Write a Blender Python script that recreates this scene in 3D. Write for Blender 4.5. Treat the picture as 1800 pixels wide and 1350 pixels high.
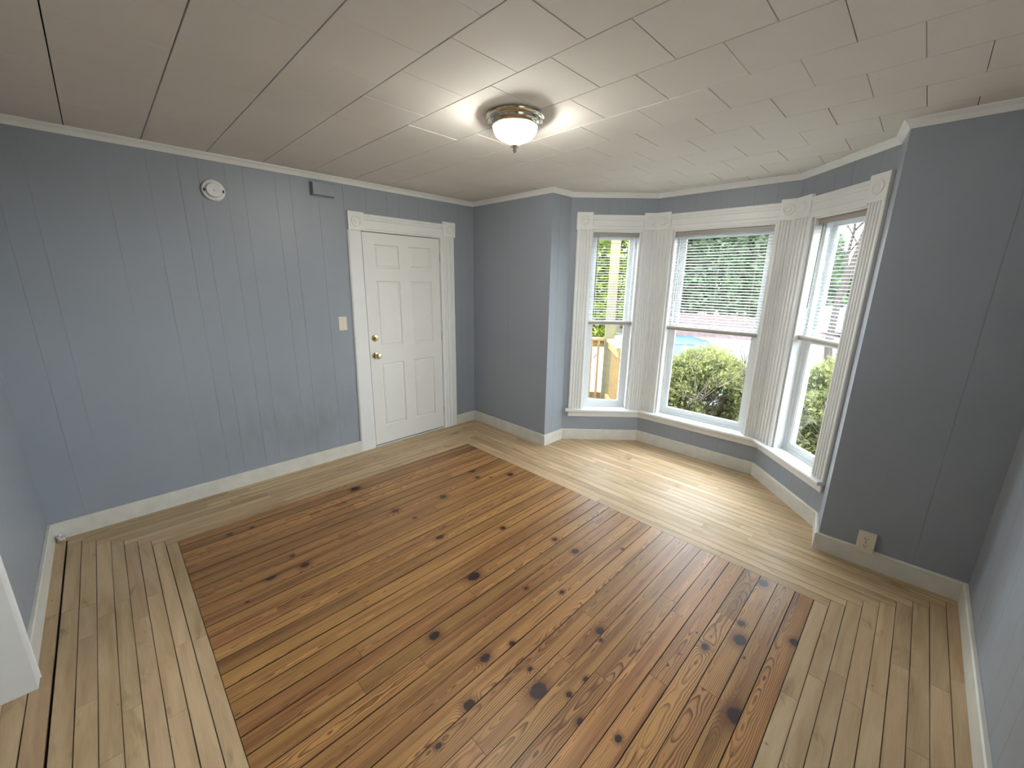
import bpy, bmesh, math, random
import numpy as np
from mathutils import Vector, Matrix
random.seed(7); rng = np.random.default_rng(7)
S = bpy.context.scene; C = S.collection
for o in list(bpy.data.objects): bpy.data.objects.remove(o)

# ------------------------------------------------------------------ camera
def rot(yaw, pitch, roll):
    y, p, r = map(math.radians, (yaw, pitch, roll))
    fw = Vector((math.cos(y)*math.cos(p), math.sin(y)*math.cos(p), math.sin(p)))
    rt = Vector((math.sin(y), -math.cos(y), 0)); up = rt.cross(fw)
    return rt*math.cos(r)+up*math.sin(r), -rt*math.sin(r)+up*math.cos(r), fw
cam = bpy.data.objects.new('camera', bpy.data.cameras.new('camera')); C.objects.link(cam)
CAM = Vector((-3.0185, -3.6317, 1.6372))
rt, up, fw = rot(44.8207, -14.2223, 0.8865)
M = Matrix.Identity(4)
for i in range(3):
    M[i][0] = rt[i]; M[i][1] = up[i]; M[i][2] = -fw[i]; M[i][3] = CAM[i]
cam.matrix_world = M
cam.data.sensor_width = 36; cam.data.lens = 712.28/1800*36; cam.data.clip_start = .02; cam.data.clip_end = 300
S.camera = cam

# ------------------------------------------------------------------ world and light
SKY = 7.2
W = bpy.data.worlds.new('overcast'); S.world = W; W.use_nodes = True
nt = W.node_tree; nt.nodes.clear()
wo = nt.nodes.new('ShaderNodeOutputWorld'); bg = nt.nodes.new('ShaderNodeBackground')
tc = nt.nodes.new('ShaderNodeTexCoord'); sx = nt.nodes.new('ShaderNodeSeparateXYZ'); cr = nt.nodes.new('ShaderNodeValToRGB')
nt.links.new(tc.outputs['Generated'], sx.inputs[0]); nt.links.new(sx.outputs['Z'], cr.inputs[0])
cr.color_ramp.elements[0].position = 0; cr.color_ramp.elements[0].color = (.86, .90, .95, 1)
cr.color_ramp.elements[1].position = 1; cr.color_ramp.elements[1].color = (.80, .90, 1.0, 1)
nt.links.new(cr.outputs[0], bg.inputs[0]); bg.inputs[1].default_value = SKY
nt.links.new(bg.outputs[0], wo.inputs[0])
HALL_W = 5.0      # added fill light, unseen, in the room beyond the left doorway
BULB = 600.0       # emission of the two bulbs of the ceiling light
S.view_settings.view_transform = 'Standard'; S.view_settings.look = 'None'
S.view_settings.exposure = 1.32; S.view_settings.gamma = 1.0; S.view_settings.use_curve_mapping = False

# ------------------------------------------------------------------ node helpers
class NT:
    def __init__(s, name):
        s.m = bpy.data.materials.new(name); s.m.use_nodes = True
        s.t = s.m.node_tree; s.t.nodes.clear()
        s.out = s.t.nodes.new('ShaderNodeOutputMaterial')
    def n(s, t, **k):
        x = s.t.nodes.new(t)
        for a, b in k.items(): setattr(x, a, b)
        return x
    def put(s, sock, v):
        if v is None: return
        if isinstance(v, bpy.types.NodeSocket): s.t.links.new(v, sock)
        elif isinstance(v, (tuple, list)):
            v = tuple(v)
            if sock.type == 'RGBA' and len(v) == 3: v = v+(1,)
            sock.default_value = v
        else: sock.default_value = v
    def m_(s, op, a, b=None, c=None, clamp=False):
        x = s.n('ShaderNodeMath', operation=op, use_clamp=clamp)
        s.put(x.inputs[0], a); s.put(x.inputs[1], b); s.put(x.inputs[2], c); return x.outputs[0]
    def comb(s, x=0, y=0, z=0):
        k = s.n('ShaderNodeCombineXYZ')
        for i, v in enumerate((x, y, z)): s.put(k.inputs[i], v)
        return k.outputs[0]
    def sep(s, v):
        k = s.n('ShaderNodeSeparateXYZ'); s.put(k.inputs[0], v); return k.outputs
    def attr(s, name, fac=True):
        k = s.n('ShaderNodeAttribute', attribute_name=name); return k.outputs['Fac'] if fac else k.outputs['Vector']
    def noise(s, v, scale=5, detail=2, rough=.5, dist=0):
        k = s.n('ShaderNodeTexNoise'); s.put(k.inputs['Vector'], v)
        k.inputs['Scale'].default_value = scale; k.inputs['Detail'].default_value = detail
        k.inputs['Roughness'].default_value = rough; k.inputs['Distortion'].default_value = dist
        return k.outputs[0]
    def ramp(s, f, pts, interp='LINEAR'):
        k = s.n('ShaderNodeValToRGB'); s.put(k.inputs[0], f); r = k.color_ramp; r.interpolation = interp
        while len(r.elements) < len(pts): r.elements.new(.5)
        for e, (p, c) in zip(r.elements, pts):
            e.position = p; e.color = (c, c, c, 1) if not isinstance(c, tuple) else (*c, 1)
        return k.outputs[0]
    def mix(s, f, a, b, mode='MIX'):
        k = s.n('ShaderNodeMix', data_type='RGBA', blend_type=mode)
        s.put(k.inputs[0], f); s.put(k.inputs[6], a); s.put(k.inputs[7], b); return k.outputs[2]
    def mapr(s, v, a, b, c, d, smooth=False):
        k = s.n('ShaderNodeMapRange', clamp=True)
        if smooth: k.interpolation_type = 'SMOOTHSTEP'
        s.put(k.inputs[0], v)
        for i, x in enumerate((a, b, c, d)): k.inputs[i+1].default_value = x
        return k.outputs[0]
    def bump(s, h, strength=.3, dist=.002):
        k = s.n('ShaderNodeBump'); s.put(k.inputs['Height'], h)
        k.inputs['Strength'].default_value = strength; k.inputs['Distance'].default_value = dist; return k.outputs[0]
    def bsdf(s, col, rough=.5, metal=0, normal=None, **k):
        b = s.n('ShaderNodeBsdfPrincipled')
        s.put(b.inputs['Base Color'], col); s.put(b.inputs['Roughness'], rough); s.put(b.inputs['Metallic'], metal)
        if normal is not None: s.put(b.inputs['Normal'], normal)
        for a, v in k.items(): s.put(b.inputs[a.replace('_', ' ')], v)
        return b.outputs[0]
    def done(s, sh): s.t.links.new(sh, s.out.inputs[0]); return s.m
    def obj(s): return s.n('ShaderNodeTexCoord').outputs['Object']
    def pos(s): return s.n('ShaderNodeNewGeometry').outputs['Position']
def srgb(r, g, b):
    f = lambda c: (c/255/12.92) if c/255 <= .04045 else ((c/255+.055)/1.055)**2.4
    return (f(r), f(g), f(b))
def simple(name, col, rough=.5, metal=0, var=.06, nscale=8, bump=0, bscale=200, **k):
    t = NT(name); p = t.pos()
    nz = t.noise(p, nscale, 3)
    c = t.mix(1.0, col, t.ramp(nz, [(0.2, 1-var*2), (.8, 1+0*var)]), 'MULTIPLY')
    nm = t.bump(t.noise(p, bscale, 2), bump, .001) if bump else None
    return t.done(t.bsdf(c, rough, metal, nm, **k))

# ------------------------------------------------------------------ materials
def wall_mat(name, col, stains=False):
    t = NT(name); p = t.pos()
    n1 = t.noise(p, 1.3, 4, .6)
    c = t.mix(1.0, col, t.ramp(n1, [(.25, .93), (.75, 1.0)]), 'MULTIPLY')
    if stains:   # scuffed greenish grey dirt low on the wall beside the door
        x, y, z = t.sep(p)
        a = t.m_('MULTIPLY', t.m_('ADD', x, 1.92), 1/.5); b = t.m_('MULTIPLY', t.m_('SUBTRACT', z, .47), 1/.27)
        g = t.m_('EXPONENT', t.m_('MULTIPLY', t.m_('ADD', t.m_('MULTIPLY', a, a), t.m_('MULTIPLY', b, b)), -1.0))
        k = t.m_('MULTIPLY', g, t.mapr(t.noise(t.comb(t.m_('MULTIPLY', x, 5), 0, t.m_('MULTIPLY', z, 2.2)), 1, 5, .6), .36, .72, 0, 1))
        c = t.mix(t.m_('MULTIPLY', k, .5), c, srgb(96, 104, 100))
    nm = t.bump(t.noise(p, 260, 2), .12, .001)
    return t.done(t.bsdf(c, .42, 0, nm, Specular_IOR_Level=.35))
BLUE = srgb(152, 159, 168)
M_wall = wall_mat('blue_grey_wall_paint', BLUE); M_walls = wall_mat('scuffed_blue_grey_wall_paint', BLUE, True)
M_white = simple('white_trim_paint', srgb(233, 234, 232), .38, var=.04, nscale=5, bump=.08)
M_door = simple('white_door_paint', srgb(230, 229, 225), .42, var=.03, nscale=3, bump=.06)
M_base = simple('scuffed_white_baseboard_paint', srgb(222, 219, 209), .4, var=.09, nscale=11, bump=.1)
M_vinyl = simple('white_vinyl', srgb(226, 230, 233), .3, var=.02)
M_blind = simple('white_blind_enamel', srgb(216, 216, 212), .35, var=.01)
M_blindrail = simple('taupe_blind_rail_enamel', srgb(166, 157, 147), .4, var=.02)
M_cord = simple('white_cord', srgb(225, 225, 220), .8, var=.02)
M_wand = simple('clear_grey_plastic', srgb(130, 132, 134), .25)
M_tile = simple('matte_ceiling_paint', srgb(234, 229, 222), .85, var=.035, nscale=2.2, bump=.25, bscale=340)
M_dark = simple('dark_gap', srgb(34, 30, 27), .9)
M_sub = simple('dark_subfloor', srgb(38, 28, 20), .9)
M_ivory = simple('ivory_plastic', srgb(226, 218, 198), .35, var=.02)
M_slot = simple('dark_slot', srgb(40, 34, 30), .6)
M_plastic = simple('white_plastic', srgb(228, 226, 228), .4, var=.02)
M_brass = simple('polished_brass', (.74, .60, .32), .16, 1, var=.02)
M_nickel = simple('polished_nickel_and_brass', (.72, .68, .58), .13, 1, var=.03)
M_steel = simple('painted_hinge_steel', srgb(196, 190, 180), .35, .3)
M_foil = simple('crumpled_foil', (.75, .75, .74), .3, .8)
M_lumber = simple('pressure_treated_lumber', srgb(150, 122, 76), .7, var=.12, nscale=20)
M_lumber2 = simple('weathered_treated_post', srgb(118, 110, 82), .75, var=.12, nscale=14)
M_siding = simple('exterior_siding', srgb(225, 225, 220), .6)
M_concrete = simple('pale_driveway', srgb(94, 91, 89), .85, var=.12, nscale=1.2)
M_litter = simple('leaf_litter', srgb(92, 74, 72), .95, var=.45, nscale=7)
M_grass = simple('thin_lawn', srgb(70, 70, 48), .95, var=.3, nscale=2)
M_bark = simple('grey_bark', srgb(110, 98, 86), .9, var=.2, nscale=20)
M_barkdark = simple('dark_twig_bark', srgb(66, 58, 54), .9, var=.2, nscale=20)
M_rubber = simple('black_rubber', (.02, .02, .02), .8)
M_red = simple('red_lamp_plastic', srgb(190, 30, 34), .25)
M_carblue = simple('silver_white_car_paint', srgb(150, 154, 158), .25, .1, var=.01)
M_blueglass = simple('pale_blue_reflecting_glass', srgb(84, 106, 122), .12, .1, var=.0)
M_carwhite = simple('white_car_paint', srgb(150, 150, 154), .2, .0, var=.01)
M_cardark = simple('deep_blue_car_paint', srgb(30, 52, 110), .2, .2, var=.01)
M_carglass = simple('tinted_car_glass', (.03, .04, .05), .05, 0, var=.0, Specular_IOR_Level=.8)
M_rim = simple('alloy_rim', (.5, .5, .52), .3, .9)
M_gapshade = simple('gap_shade_grey', srgb(90, 84, 78), .8)  # dark colour stands in for shade behind the door gaps

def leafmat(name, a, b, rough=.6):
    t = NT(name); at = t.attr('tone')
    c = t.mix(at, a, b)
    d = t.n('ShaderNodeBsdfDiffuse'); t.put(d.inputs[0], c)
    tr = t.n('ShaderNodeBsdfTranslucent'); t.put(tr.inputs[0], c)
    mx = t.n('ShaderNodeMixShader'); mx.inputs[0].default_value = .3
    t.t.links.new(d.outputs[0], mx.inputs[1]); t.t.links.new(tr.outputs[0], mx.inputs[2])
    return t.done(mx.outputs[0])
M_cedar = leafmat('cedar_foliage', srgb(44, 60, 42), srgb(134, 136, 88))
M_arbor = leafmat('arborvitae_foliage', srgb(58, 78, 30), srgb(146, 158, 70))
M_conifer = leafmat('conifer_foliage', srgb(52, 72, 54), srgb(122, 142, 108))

def glassmat():
    t = NT('window_glass')
    ge = t.n('ShaderNodeNewGeometry'); vm = t.n('ShaderNodeVectorMath', operation='DOT_PRODUCT')
    t.t.links.new(ge.outputs['Incoming'], vm.inputs[0]); t.t.links.new(ge.outputs['Normal'], vm.inputs[1])
    fr = t.m_('MULTIPLY_ADD', t.m_('POWER', t.m_('SUBTRACT', 1.0, t.m_('ABSOLUTE', vm.outputs['Value'])), 5.0), .9, .04)
    tr = t.n('ShaderNodeBsdfTransparent'); tr.inputs[0].default_value = (.97, .985, .98, 1)
    gl = t.n('ShaderNodeBsdfGlossy'); gl.inputs['Roughness'].default_value = .02
    mx = t.n('ShaderNodeMixShader'); t.t.links.new(fr, mx.inputs[0])
    t.t.links.new(tr.outputs[0], mx.inputs[1]); t.t.links.new(gl.outputs[0], mx.inputs[2])
    return t.done(mx.outputs[0])
M_glass = glassmat()
def bowlmat():
    t = NT('ribbed_lamp_glass')
    x, y, z = t.sep(t.obj()); an = t.m_('ARCTAN2', y, x)
    rib = t.mapr(t.m_('SINE', t.m_('MULTIPLY', an, 60)), -.2, .8, .35, 1.0)
    tr = t.n('ShaderNodeBsdfTransparent'); t.put(tr.inputs[0], t.mix(rib, (.55, .55, .5), (.98, .98, .95)))
    tl = t.n('ShaderNodeBsdfTranslucent'); tl.inputs[0].default_value = (.95, .95, .9, 1)
    gl = t.n('ShaderNodeBsdfGlossy'); gl.inputs['Roughness'].default_value = .08
    m1 = t.n('ShaderNodeMixShader'); m1.inputs[0].default_value = .018
    t.t.links.new(tr.outputs[0], m1.inputs[1]); t.t.links.new(tl.outputs[0], m1.inputs[2])
    m2 = t.n('ShaderNodeMixShader'); m2.inputs[0].default_value = .05
    t.t.links.new(m1.outputs[0], m2.inputs[1]); t.t.links.new(gl.outputs[0], m2.inputs[2])
    return t.done(m2.outputs[0])
M_bowl = bowlmat()
def emis(name, col, st):
    t = NT(name); e = t.n('ShaderNodeEmission'); t.put(e.inputs[0], col); e.inputs[1].default_value = st
    return t.done(e.outputs[0])
M_bulb = emis('lit_bulb', (1.0, .975, .93), BULB)

def pine():
    t = NT('heart_pine_board')
    u, v, _ = t.sep(t.n('ShaderNodeUVMap', uv_map='UVMap').outputs[0])
    seed = t.attr('seed'); ctr = t.attr('ctr'); tone = t.attr('tone'); fig = t.attr('fig')
    n1 = t.noise(t.comb(t.m_('MULTIPLY', u, 2.0), t.m_('MULTIPLY', v, 4), seed), 1, 3, .55)
    n3 = t.noise(t.comb(t.m_('MULTIPLY', u, 9), t.m_('MULTIPLY', v, 30), seed), 1, 2, .5)
    depth = t.m_('ADD', fig, t.m_('MULTIPLY', t.m_('SUBTRACT', n1, .5), .075))
    off = t.m_('MULTIPLY', t.m_('SUBTRACT', t.m_('FRACT', t.m_('MULTIPLY', seed, 7.31)), .5), .07)
    dv = t.m_('SUBTRACT', t.m_('SUBTRACT', v, ctr), off)
    r = t.m_('SQRT', t.m_('ADD', t.m_('MULTIPLY', dv, dv), t.m_('MULTIPLY', depth, depth)))
    r = t.m_('ADD', r, t.m_('MULTIPLY', n3, .004))
    core = None; halo = None
    for i in range(4):
        kx, ky, kr = t.sep(t.attr('knot%d' % i, False))
        du = t.m_('MULTIPLY', t.m_('SUBTRACT', u, kx), .78); dw = t.m_('SUBTRACT', v, ky)
        wob = t.m_('MULTIPLY', t.m_('SUBTRACT', t.noise(t.comb(t.m_('MULTIPLY', u, 60), t.m_('MULTIPLY', v, 60), 3.3), 1, 1), .5), .4)
        d = t.m_('DIVIDE', t.m_('SQRT', t.m_('ADD', t.m_('MULTIPLY', du, du), t.m_('MULTIPLY', dw, dw))), kr)
        g = t.m_('EXPONENT', t.m_('MULTIPLY', t.m_('MULTIPLY', d, d), -.35))
        r = t.m_('ADD', r, t.m_('MULTIPLY', g, t.m_('MULTIPLY', kr, 1.3)))
        cc = t.mapr(t.m_('ADD', d, wob), .75, 1.15, 1, 0, True); hh = t.mapr(t.m_('ADD', d, wob), .9, 2.6, 1, 0, True)
        core = cc if core is None else t.m_('MAXIMUM', core, cc); halo = hh if halo is None else t.m_('MAXIMUM', halo, hh)
    f = t.m_('FRACT', t.m_('MULTIPLY', r, 165))
    late = t.ramp(f, [(0, .15), (.08, 0), (.45, .12), (.78, .85), (.9, 1), (1, .15)])
    fade = t.noise(t.comb(t.m_('MULTIPLY', u, 2.0), t.m_('MULTIPLY', v, 14), t.m_('ADD', seed, 5)), 1, 2)
    late = t.m_('MULTIPLY', late, t.mapr(fade, .3, .6, .4, 1.0))
    c = t.mix(t.m_('MULTIPLY', late, .95), srgb(200, 144, 86), srgb(98, 52, 26))
    streak = t.noise(t.comb(t.m_('MULTIPLY', u, 5), t.m_('MULTIPLY', v, 260), seed), 1, 2)
    c = t.mix(1.0, c, t.ramp(streak, [(.3, .86), (.7, 1.04)]), 'MULTIPLY')
    band = t.noise(t.comb(t.m_('MULTIPLY', u, .9), t.m_('MULTIPLY', v, 22), t.m_('ADD', seed, 9)), 1, 2)
    c = t.mix(t.mapr(band, .48, .68, 0, .7), c, srgb(124, 74, 42))
    resin = t.noise(t.comb(t.m_('MULTIPLY', u, 3.2), t.m_('MULTIPLY', v, 130), t.m_('ADD', seed, 13)), 1, 3, .6)
    c = t.mix(t.mapr(resin, .60, .70, 0, .75), c, srgb(84, 44, 26))
    hs = t.n('ShaderNodeHueSaturation'); t.put(hs.inputs['Value'], t.mapr(tone, 0, 1, .68, .98)); t.put(hs.inputs['Color'], c)
    t.put(hs.inputs['Hue'], t.mapr(t.m_('FRACT', t.m_('MULTIPLY', seed, 3.7)), 0, 1, .499, .510))
    hs.inputs['Saturation'].default_value = .97
    c = hs.outputs[0]
    c = t.mix(t.m_('MULTIPLY', halo, .6), c, srgb(98, 54, 32)); c = t.mix(core, c, srgb(44, 26, 24))
    ed = t.mapr(t.m_('SUBTRACT', t.attr('hw'), t.m_('ABSOLUTE', t.m_('SUBTRACT', v, ctr))), .0004, .0021, .9, 0)
    ed = t.m_('MULTIPLY', ed, t.mapr(t.noise(t.comb(t.m_('MULTIPLY', u, 1.8), t.m_('MULTIPLY', v, 12), 7.7), 1, 2), .38, .6, .3, 1))
    c = t.mix(ed, c, srgb(44, 26, 16))
    hgt = t.m_('SUBTRACT', t.m_('MULTIPLY', late, .5), core)
    ro = t.m_('ADD', .34, t.m_('MULTIPLY', streak, .10))
    return t.done(t.bsdf(c, ro, 0, t.bump(hgt, .12, .0006), Specular_IOR_Level=.5))
def maple():
    t = NT('pale_maple_board')
    u, v, _ = t.sep(t.n('ShaderNodeUVMap', uv_map='UVMap').outputs[0])
    seed = t.attr('seed'); tone = t.attr('tone')
    a = t.noise(t.comb(t.m_('MULTIPLY', u, 1.6), t.m_('MULTIPLY', v, 14), seed), 1, 3, .55, .6)
    b = t.noise(t.comb(t.m_('MULTIPLY', u, 12), t.m_('MULTIPLY', v, 320), seed), 1, 2)
    c = t.mix(t.mapr(a, .35, .7, 0, 1), srgb(208, 182, 146), srgb(182, 153, 117))
    c = t.mix(1.0, c, t.ramp(b, [(.3, .93), (.7, 1.03)]), 'MULTIPLY')
    st = t.noise(t.comb(t.m_('MULTIPLY', u, 2.6), t.m_('MULTIPLY', v, 9), t.m_('ADD', seed, 20)), 1, 4, .6, .8)
    c = t.mix(t.mapr(st, .60, .72, 0, .5), c, srgb(120, 92, 66))
    sp = t.noise(t.comb(t.m_('MULTIPLY', u, 16), t.m_('MULTIPLY', v, 30), t.m_('ADD', seed, 40)), 1, 1)
    c = t.mix(t.mapr(sp, .79, .83, 0, .7), c, srgb(70, 50, 38))
    hs = t.n('ShaderNodeHueSaturation'); t.put(hs.inputs['Value'], t.mapr(tone, 0, 1, .80, 1.04)); t.put(hs.inputs['Color'], c)
    t.put(hs.inputs['Hue'], t.mapr(t.m_('FRACT', t.m_('MULTIPLY', seed, 3.7)), 0, 1, .496, .504))
    ed = t.mapr(t.m_('SUBTRACT', t.attr('hw'), t.m_('ABSOLUTE', t.m_('SUBTRACT', v, t.attr('ctr')))), .0003, .0017, .75, 0)
    ed = t.m_('MULTIPLY', ed, t.mapr(t.noise(t.comb(t.m_('MULTIPLY', u, 1.8), t.m_('MULTIPLY', v, 16), 3.7), 1, 2), .38, .6, .3, 1))
    return t.done(t.bsdf(t.mix(ed, hs.outputs[0], srgb(66, 46, 30)), t.m_('ADD', .40, t.m_('MULTIPLY', b, .14)), 0, t.bump(b, .08, .0004), Specular_IOR_Level=.32))
M_pine = pine(); M_maple = maple()

# ------------------------------------------------------------------ object helpers
ORG = {}
def tag(o, label=None, cat=None, group=None, kind=None):
    if label: o['label'] = label
    if cat: o['category'] = cat
    if group: o['group'] = group
    if kind: o['kind'] = kind
    return o
def empty(name, loc, **k):
    o = bpy.data.objects.new(name, None); C.objects.link(o); o.location = loc; o.empty_display_size = .1
    ORG[o.name] = Vector(loc); return tag(o, **k)
def link(name, verts, faces, mat, parent=None, org=None, smooth=False, uv=None, attrs=None):
    """verts in world coordinates; the object's origin is its parent's, or org."""
    base = ORG[parent.name] if parent is not None else Vector(org or (0, 0, 0))
    me = bpy.data.meshes.new(name)
    me.from_pydata([tuple(Vector(v)-base) for v in verts], [], faces)
    if uv:
        l = me.uv_layers.new(name='UVMap')
        for lp in me.loops: l.data[lp.index].uv = uv[lp.vertex_index]
    for k, val in (attrs or {}).items():
        if isinstance(val, (tuple, list)):
            a = me.attributes.new(k, 'FLOAT_VECTOR', 'POINT')
            for d in a.data: d.vector = val
        else:
            a = me.attributes.new(k, 'FLOAT', 'POINT')
            for d in a.data: d.value = val
    if smooth:
        for p in me.polygons: p.use_smooth = True
    me.materials.append(mat)
    o = bpy.data.objects.new(name, me); C.objects.link(o)
    if parent is not None: o.parent = parent
    else: o.location = base
    ORG[o.name] = base
    return o
class MB:
    def __init__(s, F=None): s.v = []; s.f = []; s.F = F or (lambda p: p)
    def add(s, vs, fs):
        b = len(s.v); s.v += [s.F(p) for p in vs]; s.f += [tuple(b+i for i in f) for f in fs]; return s
    def box(s, x0, x1, y0, y1, z0, z1):
        x0, x1 = sorted((x0, x1)); y0, y1 = sorted((y0, y1)); z0, z1 = sorted((z0, z1))
        return s.add([(x0, y0, z0), (x1, y0, z0), (x1, y1, z0), (x0, y1, z0), (x0, y0, z1), (x1, y0, z1), (x1, y1, z1), (x0, y1, z1)],
              [(0, 3, 2, 1), (4, 5, 6, 7), (0, 1, 5, 4), (1, 2, 6, 5), (2, 3, 7, 6), (3, 0, 4, 7)])
    def bbox(s, x0, x1, y0, y1, z0, z1, b=.002):
        """box with all edges chamfered"""
        bm = bmesh.new(); bmesh.ops.create_cube(bm, size=1)
        for v in bm.verts: v.co = Vector(((x0+x1)/2+v.co.x*abs(x1-x0), (y0+y1)/2+v.co.y*abs(y1-y0), (z0+z1)/2+v.co.z*abs(z1-z0)))
        bmesh.ops.bevel(bm, geom=bm.edges[:], offset=b, segments=1, affect='EDGES')
        bm.verts.index_update()
        s.add([tuple(v.co) for v in bm.verts], [tuple(v.index for v in f.verts) for f in bm.faces]); bm.free(); return s
    def prism(s, poly, axis, a, b):
        """poly: 2D outline in the two other axes, extruded along axis from a to b"""
        n = len(poly); mk = {0: lambda p, t: (t, p[0], p[1]), 1: lambda p, t: (p[0], t, p[1]), 2: lambda p, t: (p[0], p[1], t)}[axis]
        return s.add([mk(p, a) for p in poly]+[mk(p, b) for p in poly],
              [tuple(range(n-1, -1, -1)), tuple(range(n, 2*n))]+[(i, (i+1) % n, (i+1) % n+n, i+n) for i in range(n)])
    def tube(s, p, q, r0, r1=None, n=8):
        p, q = Vector(p), Vector(q); r1 = r0 if r1 is None else r1
        t = (q-p).normalized(); a = t.orthogonal().normalized(); b = t.cross(a)
        vs = [tuple(c+(a*math.cos(2*math.pi*i/n)+b*math.sin(2*math.pi*i/n))*r) for c, r in ((p, r0), (q, r1)) for i in range(n)]
        return s.add(vs, [(i, (i+1) % n, (i+1) % n+n, i+n) for i in range(n)]+[tuple(range(n-1, -1, -1)), tuple(range(n, 2*n))])
    def lathe(s, c, prof, axis='z', n=32, rib=0):
        """prof [(radius, height)] about an axis through c"""
        vs = []; fs = []
        for r, h in prof:
            for i in range(n):
                a = 2*math.pi*i/n; rr = r*(1+(rib if i % 2 else 0))
                x, y = rr*math.cos(a), rr*math.sin(a)
                vs.append({'z': (c[0]+x, c[1]+y, c[2]+h), 'y': (c[0]+x, c[1]+h, c[2]+y), 'x': (c[0]+h, c[1]+x, c[2]+y)}[axis])
        for k in range(len(prof)-1):
            for i in range(n): j = (i+1) % n; fs.append((k*n+i, k*n+j, (k+1)*n+j, (k+1)*n+i))
        return s.add(vs, fs)
    def go(s, name, mat, parent=None, org=None, smooth=False, **k):
        return link(name, s.v, s.f, mat, parent, org, smooth, **k)
def recalc(o):
    bm = bmesh.new(); bm.from_mesh(o.data); bmesh.ops.recalc_face_normals(bm, faces=bm.faces); bm.to_mesh(o.data); bm.free(); return o
def shade_auto(o):
    for p in o.data.polygons: p.use_smooth = True
    try: o.data.set_sharp_from_angle(angle=math.radians(35))
    except Exception: pass
    return o

# ------------------------------------------------------------------ room outline
H = 2.4487; LX = -3.4799; WY = -4.0714
A = (LX, 0); B = (0, 0); Cc = (-.002, -1.1141); D = (.2754, -1.1141); E_ = (.8384, -1.6966); F_ = (.8565, -2.8237)
G = (.2754, -3.3825); Hh = (-.002, -3.4224); I_ = (.012, WY); J = (LX, WY)
DOORY0, DOORY1 = -1.353, -2.25
LOOP = [A, B, Cc, D, E_, F_, G, Hh, I_, J]
def seg(P, Q): d = Vector(Q)-Vector(P); return d.length, d.normalized()
def inn(t): return Vector((t.y, -t.x))
def frame(P, Q):
    """local (s, d inward, z) -> world"""
    P = Vector(P); _, t = seg(P, Q); n = inn(t)
    return lambda p: (P.x+t.x*p[0]+n.x*p[1], P.y+t.y*p[0]+n.y*p[1], p[2])
def miter(i, off, pts=LOOP):
    n = len(pts); P, Q, R = Vector(pts[i-1]), Vector(pts[i]), Vector(pts[(i+1) % n])
    n1, n2 = inn((Q-P).normalized()), inn((R-Q).normalized())
    return Q+(n1+n2)*(off/(1+n1.dot(n2)))
def sweep(name, i, prof, mat, parent=None, s0=None, s1=None, org=None, **k):
    """profile [(offset inward, z)] along LOOP side i -> i+1, mitred; s0/s1 cut it square"""
    P, Q = LOOP[i], LOOP[(i+1) % len(LOOP)]; L, t = seg(P, Q); n = inn(t); n_ = len(prof); vs = []
    for off, z in prof:
        a = miter(i, off) if s0 is None else Vector(P)+t*s0+n*off
        vs.append((a.x, a.y, z))
    for off, z in prof:
        b = miter((i+1) % len(LOOP), off) if s1 is None else Vector(P)+t*s1+n*off
        vs.append((b.x, b.y, z))
    fs = [tuple(range(n_)), tuple(range(2*n_-1, n_-1, -1))]+[(j, j+n_, (j+1) % n_+n_, (j+1) % n_) for j in range(n_)]
    o = link(name, vs, fs, mat, parent, org); return tag(recalc(o), **k)
def cut(s0, s1, z0, z1, holes):
    """rectangles of [s0,s1]x[z0,z1] outside the holes"""
    xs = sorted({s0, s1}|{h[i] for h in holes for i in (0, 1) if s0 < h[i] < s1}); out = []
    for a, b in zip(xs, xs[1:]):
        z = z0; m = (a+b)/2
        for h in sorted([h for h in holes if h[0] < m < h[1]], key=lambda h: h[2]):
            if h[2] > z: out.append((a, b, z, h[2]))
            z = max(z, h[3])
        if z < z1: out.append((a, b, z, z1))
    return out
def wall(name, i, grooves, holes=(), mat=None, ext0=0, ext1=0, thick=.16, label=None):
    P, Q = LOOP[i], LOOP[(i+1) % len(LOOP)]; L, t = seg(P, Q); F = frame(P, Q); mat = mat or M_wall
    b = MB(F)
    for r in cut(-ext0, L+ext1, 0, H, holes): b.box(r[0], r[1], -thick, -.003, r[2], r[3])
    w = tag(b.go(name, mat, org=(P[0], P[1], 0)), label=label, kind='structure')
    gs = [0]+sorted(g for g in grooves if .01 < g < L-.01)+[L]; gap = .0006
    for a, c in zip(gs, gs[1:]):
        a2 = a+(gap if a > 0 else 0); c2 = c-(gap if c < L else 0)
        for hole in holes:      # no slivers round an opening
            pass
        m = MB(F)
        for r in cut(a2, c2, 0, H, holes): m.box(r[0], r[1], -.003, 0, r[2], r[3])
        if m.v: m.go('wall_panel', mat, w)
    return w
def rep(start, step, n, jit=.0): return [start+k*step for k in range(n)]
Lx = lambda x: x-LX
DX0, DX1, DZ = -1.300, -.440, 2.062
gA = [Lx(x) for x in (-3.31, -3.19, -3.03, -2.87, -2.668, -2.511, -2.405, -2.251, -2.145, -1.935, -1.829, -1.625, -1.42, -1.22, -1.02, -.9, -.69, -.53, -.2, -.09)]
wall('wall_door', 0, gA, [(Lx(DX0), Lx(DX1), -.01, DZ)], M_walls, ext0=.16, ext1=.16, label='blue grey grooved panel wall with the white door')
wall('wall_beside_bay', 1, [.56], label='shaded blue grey wall left of the bay', ext1=-.003)
wall('wall_bay_return_left', 2, [.11], label='narrow pale blue return wall at the left of the bay', thick=.10, ext0=-.003)
OW1 = (.205, .678); OW2 = (.178, 1.004); OW3 = (.198, .678); OZ0, OZ1 = .33, 2.118; OW4 = (1.85, 2.65); Z4 = .92
wall('wall_bay_left', 3, [.148, .205, .355, .46, .51, .66], [(*OW1, OZ0, OZ1)], label='angled bay wall holding the left window', ext1=.06)
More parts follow.
